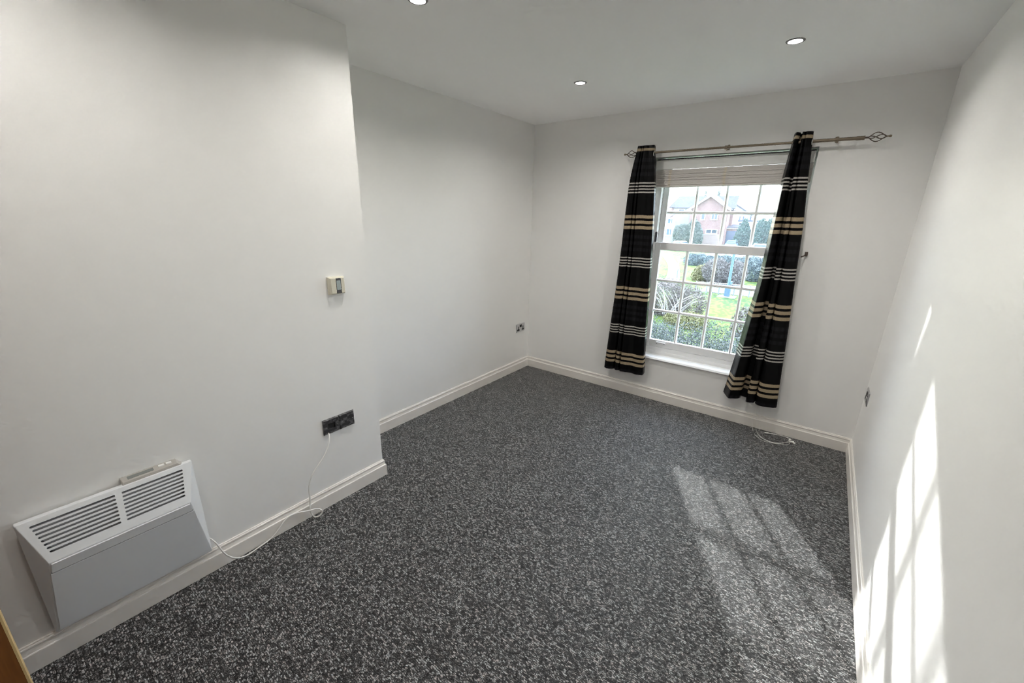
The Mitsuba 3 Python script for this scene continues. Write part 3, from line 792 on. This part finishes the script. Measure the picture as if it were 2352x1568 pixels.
bush('grey_bush', [((-3.9, 33.6, GZ + 0.85), (0.95, 1.2, 1.05)), ((-2.7, 33.9, GZ + 0.8), (0.85, 1.2, 0.95))], 26000, 0.048, LEAF_GREY, 'grey-brown bare bush behind the railing, around the pale blue post', 37, 'bush', 50, 0.02)
bush('yellowish_bush', [((-5.0, 34.4, GZ + 0.45), (0.75, 1.0, 0.75))], 5000, 0.07, LEAF_YEL, 'yellowish rounded bush at the left foot of the grey-brown bush', 39, 'bush', 12)
bush('bluish_hedge', [((-1.9 + 0.7 * i, 37.0, GZ + 0.75), (0.7, 0.9, 0.95)) for i in range(5)], 20000, 0.062, LEAF_BLUE, 'bluish hedge right of the grey-brown bush, partly behind the right curtain', 43, 'hedge', 20)
fh = [((-8.7 + 0.8 * i, 46.0 + 0.2 * math.sin(i * 1.7), GZ + 0.45), (0.85, 1.1, 0.75 + 0.1 * math.sin(i * 2.1))) for i in range(12)]
bush('far_hedge', fh, 44000, 0.062, LEAF_BLUE, 'long blue-green hedge across the far side of the lawn', 45, 'hedge', 30, 0.03)


def tree(name, x, y, trunk_h, blobs, count, size, mat, label, seed, category='tree'):
    k = numbered(name)
    scene[k + '__crown'] = mikit.ply(leaves(blobs, count, size, seed), mat)
    scene[k + '__trunk'] = mikit.ply(tube([(x, y, GZ - 0.1), (x + 0.05, y, GZ + trunk_h * 0.5), (x, y, GZ + trunk_h)], [0.16, 0.13, 0.05], 10, 10), TWIGB, True)
    tag(k + '__crown', None, None, None, 'stuff')
    return tag(k, label, category)


def cone(x, y, z0, z1, r, n=9):
    return [((x, y, z0 + (z1 - z0) * (i + 0.5) / n), (r * (1 - (i / n) ** 1.3) + 0.15, r * (1 - (i / n) ** 1.3) + 0.15, (z1 - z0) / n * 0.9)) for i in range(n)]


tree('conifer', -9.7, 82, 4.0, cone(-9.7, 82, GZ, 1.9, 1.75), 20000, 0.095, LEAF_CON, 'broad blue-green conifer in front of the garage, left of the window bar', 51)
tree('conifer', -7.55, 85.5, 4.2, cone(-7.55, 85.5, GZ, 1.75, 0.9), 12000, 0.095, LEAF_CON, 'narrow dark conifer at the right edge of the broad conifer', 53)
tree('leafy_tree', -5.6, 80, 3.6, [((-6.9, 80, -0.2), (1.0, 1.2, 2.3)), ((-5.2, 80, 0.1), (1.6, 1.5, 2.3)), ((-3.4, 80, -0.3), (1.5, 1.5, 2.2))], 30000, 0.10, LEAF_CON,
     'wide green tree far right, half hidden by the right curtain', 55)
tree('garden_tree', -18.4, 79, 3.2, [((-18.9, 79, -0.9), (1.7, 1.4, 1.9)), ((-17.2, 79, -0.4), (1.2, 1.3, 2.2)), ((-16.2, 79, -1.3), (0.8, 1.0, 1.6))], 32000, 0.09, LEAF_TREE,
     'grey-green leafy garden tree in front of the left wing of the brick house', 57)
for i, (x, h) in enumerate(((-19.0, 9.6), (-16.6, 10.3), (-15.2, 9.7))):
    tree('distant_tree', x * 1.35 + 2.42 * -0.35, 124, h, cone(x * 1.35 - 0.85, 124, GZ + 3.5, GZ + h + 2.2, 0.7, 6), 2500, 0.22, LEAF_TREE,
         ['tree top showing just left of the gable, behind the roof ridge', 'pointed tree top right behind the gable peak', 'tree top over the roof ridge right of the gable peak'][i], 61 + i)

scene['haze'] = {'type': 'ply', **{k: v for k, v in mikit.ply(box(-90, 90, 14.0, 160, GZ - 0.2, 16.0)).items() if k != 'type'}, 'bsdf': {'type': 'null'},
                 'interior': {'type': 'homogeneous', 'sigma_t': 0.0011, 'albedo': {'type': 'rgb', 'value': [0.97, 0.975, 0.98]}, 'phase': {'type': 'hg', 'g': 0.0}}}
tag('haze', 'thin bright haze over the green and the houses', None, None, 'structure')

# ---- low railing and the blue post
k = 'railing'
rail_p = np.array([(-3.9, 28.1), (-3.3, 28.35), (-2.6, 28.5), (-1.75, 28.6), (-0.9, 28.55), (0.0, 28.4), (1.0, 28.2), (2.2, 27.9)])
for zz in (GZ + 0.70, GZ + 0.12):
    put(k + '__rail', tube(np.c_[rail_p, np.full(len(rail_p), zz)], 0.028, 8, 40), WHITEX, True)
for x, y in rail_p:
    put(k + '__post', cyl((x, y, GZ - 0.1), (x, y, GZ + 0.74), 0.035, 10), GREYM)
sp = CubicSpline(rail_p[:, 0], rail_p[:, 1])
for x in np.arange(-3.85, 2.15, 0.11):
    put(k + '__baluster', box(x - 0.011, x + 0.011, float(sp(x)) - 0.011, float(sp(x)) + 0.011, GZ + 0.12, GZ + 0.70), WHITEX)
tag(k, 'low white railing of thin balusters along the grey path beyond the bright lawn', 'railing')
k = 'blue_post'
put(k + '__cabinet', cbox(-2.17, -1.87, 27.85, 28.15, GZ, GZ + 0.62, 0.02), BLUEP)
put(k + '__column', tube([(-2.02, 28.0, GZ + 0.60), (-2.02, 28.0, GZ + 3.1)], [0.085, 0.07], 16), BLUEL, 40)
put(k + '__control_box', cbox(-1.95, -1.84, 27.92, 28.08, GZ + 0.78, GZ + 0.95, 0.01), BLUEL)
put(k + '__base_slab', cbox(-2.5, -1.5, 27.5, 28.4, GZ - 0.05, GZ + 0.03, 0.01), CONC)
tag(k, 'pale blue metal post with a wide cabinet foot on the lawn by the railing', 'post')
k = 'path_post'
put(k + '__column', cyl((-6.75, 34.0, GZ + 0.75), (-6.75, 34.0, GZ + 1.75), 0.030, 10), WHITEX)
put(k + '__foot', cyl((-6.75, 34.0, GZ - 0.1), (-6.75, 34.0, GZ + 0.76), 0.040, 10), GREYM)
tag(k, 'thin post, dark below and pale above, on the footpath at the left', 'post')

# ---- the brick house with its gable, wing and garage
k = 'brick_house'
ax, ez, az_ = -17.45, 3.75, 6.35
xl_, xr_ = -21.0, -14.1
gab = trimesh.creation.extrude_polygon(__import__('shapely').Polygon([(xl_, GZ - 0.1), (xr_, GZ - 0.1), (xr_, ez - 0.1), (ax, az_ - 0.25), (xl_, ez - 0.1)]), 5.0, engine='earcut')
gab.apply_transform(trimesh.transformations.rotation_matrix(math.pi / 2, [1, 0, 0])); gab.apply_translation([0, 95.0, 0])
put(k + '__gable_wall', gab, BRICK)
put(k + '__wing_wall', box(-25.0, -21.0, 92.4, 99, GZ - 0.1, 4.15), RENDER)
put(k + '__corner_brickwork', box(-25.45, -24.98, 92.3, 99, GZ - 0.1, 4.15), BRICK)
put(k + '__side_wall', box(-14.1, -13.6, 92.6, 99, GZ - 0.1, 4.1), BRICK)


def slope(a, b, c, d, t=0.12):
    q = np.array([a, b, c, d], float)
    n = np.cross(q[1] - q[0], q[3] - q[0]); n /= np.linalg.norm(n)
    return hull(np.vstack([q, q - n * t]))


put(k + '__main_roof', slope((-25.9, 91.9, 4.1), (-13.3, 91.9, 3.9), (-13.6, 96.0, 6.45), (-25.1, 96.0, 6.5)), ROOF)
put(k + '__gable_roof', slope((xl_ - 0.35, 89.6, ez - 0.02), (xl_ - 0.35, 95, ez - 0.02), (ax, 95, az_ + 0.1), (ax, 89.6, az_ + 0.1)), ROOF)
put(k + '__gable_roof', slope((xr_ + 0.55, 89.6, ez - 0.10), (xr_ + 0.55, 95, ez - 0.10), (ax, 95, az_ + 0.1), (ax, 89.6, az_ + 0.1)), ROOF)
for ex in (xl_ - 0.35, xr_ + 0.55):
    put(k + '__bargeboard', hull([(ex, 89.45, ez - 0.42), (ex, 89.45, ez + 0.02), (ax, 89.45, az_ - 0.34), (ax, 89.45, az_ + 0.14), (ex, 89.58, ez - 0.42), (ex, 89.58, ez + 0.02), (ax, 89.58, az_ - 0.34), (ax, 89.58, az_ + 0.14)]), WHITEX)
put(k + '__eaves_box', cbox(xl_ - 0.6, xl_ + 0.25, 89.5, 91.9, ez - 0.42, ez - 0.12, 0.02), WHITEX)


def house_window(parent, x0, x1, z0, z1, y, cols=2, depth=0.12):
    kk = numbered(parent + '__window')
    f = 0.16
    out = [box(x0, x1, y - depth, y + 0.05, z0, z0 + f), box(x0, x1, y - depth, y + 0.05, z1 - f, z1)]
    xs = np.linspace(x0, x1 - f, cols + 1)
    out += [box(x, x + f, y - depth, y + 0.05, z0 + f, z1 - f) for x in xs]
    scene[kk + '__frame'] = mikit.ply(cat(out), WHITEX)
    for a, b in zip(xs[:-1], xs[1:]):
        put(kk + '__pane', box(a + f, b, y - depth * 0.3, y + 0.04, z0 + f, z1 - f), WGLASS)


house_window(k, -18.85, -18.0, 1.65, 3.0, 90.0, 1)
house_window(k, -17.0, -15.7, 1.68, 3.0, 90.0, 2)
house_window(k, -17.6, -15.4, -0.92, 0.0, 90.0, 2)
house_window(k, -24.0, -22.7, 2.9, 3.85, 92.4, 1)
put(k + '__garage_wall', box(-14.3, -11.9, 91.5, 96, GZ - 0.1, 0.5), BRICK)
put(k + '__garage_door', box(-14.05, -12.1, 91.4, 91.55, GZ, -0.25), NAVY)
put(k + '__garage_beam', box(-14.75, -11.8, 91.25, 91.6, 0.15, 0.38), WHITEX)
put(k + '__garage_roof', slope((-14.75, 91.2, 0.40), (-11.8, 91.2, 0.40), (-11.8, 93.5, 0.95), (-14.75, 93.5, 0.95)), ROOF)
put(k + '__downpipe', cyl((-14.3, 89.85, GZ), (-14.3, 89.85, 2.6), 0.06, 8), WHITEX)
tag(k, 'red brick house with white-edged gable and blue garage, seen through the upper panes', 'house')

k = 'white_house'
gp2 = [(-19.5, 8.3 - 1.2), (-15.4, 5.5), (-12.2, 3.3)]
hw2 = trimesh.creation.extrude_polygon(__import__('shapely').Polygon([(-19.0, GZ), (-10.4, GZ), (-10.4, 1.9), (-12.6, 3.2), (-15.6, 5.1), (-19.0, 5.1)]), 6.0, engine='earcut')
hw2.apply_transform(trimesh.transformations.rotation_matrix(math.pi / 2, [1, 0, 0])); hw2.apply_translation([0, 111.0, 0])
put(k + '__wall', hw2, WHITEX)
put(k + '__roof', slope((-11.9, 104.4, 2.95), (-11.9, 111.2, 2.95), (-16.0, 111.2, 5.6), (-16.0, 104.4, 5.6), 0.25), ROOF)
put(k + '__timber_band', box(-15.5, -10.4, 104.85, 105.02, 1.55, 1.80), NAVY)
for x in (-15.0, -14.3, -13.6, -12.2, -11.6, -11.0):
    put(k + '__timber_stud', box(x - 0.09, x + 0.09, 104.86, 105.02, 1.8, 2.6), NAVY)
house_window(k, -14.4, -13.2, 0.4, 1.4, 105.0, 2)
put(k + '__brick_base', box(-19.0, -10.4, 104.9, 105.05, GZ, -0.1), BRICK)
tag(k, 'white half-timbered house with a steep roof, right of the brick house', 'house')

k = 'bay_house'
put(k + '__wall', box(-30.0, -24.0, 86.4, 91.2, GZ, 2.1), WHITEX)
put(k + '__roof', slope((-30.2, 86.1, 2.05), (-23.8, 86.1, 2.05), (-23.8, 90, 2.9), (-30.2, 90, 2.9)), ROOF)
for z0, z1 in ((0.95, 1.75), (-1.25, -0.2)):
    kk = numbered(k + '__bay_window')
    scene[kk + '__frame'] = mikit.ply(cat([cbox(-25.2, -23.1, 85.4, 86.4, z0 - 0.25, z0, 0.03), cbox(-25.2, -23.1, 85.4, 86.4, z1, z1 + 0.25, 0.03)] +
                                          [box(x - 0.06, x + 0.06, 85.42, 85.55, z0, z1) for x in (-25.1, -24.4, -23.8, -23.2)]), WHITEX)
    put(kk + '__pane', box(-25.1, -23.2, 85.6, 86.3, z0, z1), BLUEP)
tag(k, 'white house with stacked bay windows at the left edge of the upper sash', 'house')

k = 'garden_wall'
gw = [(-17.6, -1.75), (-16.9, -1.15), (-16.2, -0.92), (-13.3, -0.86)]
pw = trimesh.creation.extrude_polygon(__import__('shapely').Polygon([(-18.2, GZ)] + gw + [(-13.3, GZ)]), 0.25, engine='earcut')
pw.apply_transform(trimesh.transformations.rotation_matrix(math.pi / 2, [1, 0, 0])); pw.apply_translation([0, 82.2, 0])
def sandy_fn(p, n, uv):
    return brick_fn(p, n, uv) * 0.35 + mi.Color3f(0.22, 0.185, 0.165)


put(k + '__wall', pw, P('sandy_brick', proc(sandy_fn), 0.85, 0.2))
put(k + '__coping', tube([(x, 82.08, z + 0.03) for x, z in gw], 0.13, 6, 20), CONC)
tag(k, 'brick garden wall with a rounded left shoulder in front of the gable', 'garden wall')


def car(name, x, y, rot, paint, label):
    k = numbered(name)
    R = T().translate([x, y, GZ + 0.02]).rotate([0, 0, 1], rot)
    Mx = np.array(R.matrix)

    def add(part, mesh, mat):
        mesh = mesh.copy(); mesh.apply_transform(Mx)
        return put(f'{k}__{part}', mesh, mat)
    body = soft_hull([(sx * 2.05, sy * 0.80, z) for sx in (-1, 1) for sy in (-1, 1) for z in (0.28, 0.62)] + [(sx * 1.6, sy * 0.78, 0.86) for sx in (-1, 1) for sy in (-1, 1)], 0.06)
    add('body', body, paint)
    add('cabin', soft_hull([(-1.45, sy * 0.70, 0.88) for sy in (-1, 1)] + [(1.0, sy * 0.70, 0.88) for sy in (-1, 1)] + [(-1.0, sy * 0.56, 1.40) for sy in (-1, 1)] + [(0.35, sy * 0.56, 1.40) for sy in (-1, 1)], 0.04), paint)
    for sy in (-1, 1):
        add('side_window', hull([(px_, sy * (0.735 - 0.21 * (z - 0.94)) + dy, z) for px_, z in [(-1.2, 0.94), (0.85, 0.94), (-0.95, 1.32), (0.35, 1.32)] for dy in (0.0, sy * 0.03)]), WGLASS)
    add('windscreen', hull([(1.06 + d, sy * 0.60, 0.94) for sy in (-1, 1) for d in (0, 0.02)] + [(0.50 + d, sy * 0.50, 1.34) for sy in (-1, 1) for d in (0, 0.02)]), WGLASS)
    add('rear_window', hull([(-1.50 - d, sy * 0.60, 0.96) for sy in (-1, 1) for d in (0, 0.02)] + [(-1.10 - d, sy * 0.50, 1.34) for sy in (-1, 1) for d in (0, 0.02)]), WGLASS)
    for sx in (-1.3, 1.3):
        for sy in (-1, 1):
            add('wheel', cyl((sx, sy * 0.66, 0.31), (sx, sy * 0.86, 0.31), 0.31, 20), RUBBER)
    return tag(k, label, 'car')


car('car', -10.5, 77.5, 95, BLUEP, 'blue car parked facing out below the garage door, by the broad conifer')
car('car', -5.1, 69.0, 8, WHITEX, 'white car beside the right curtain, just above the meeting rail')
car('car', -15.7, 67.0, 75, BEIGE, 'beige car at the foot of the garden tree on the left')
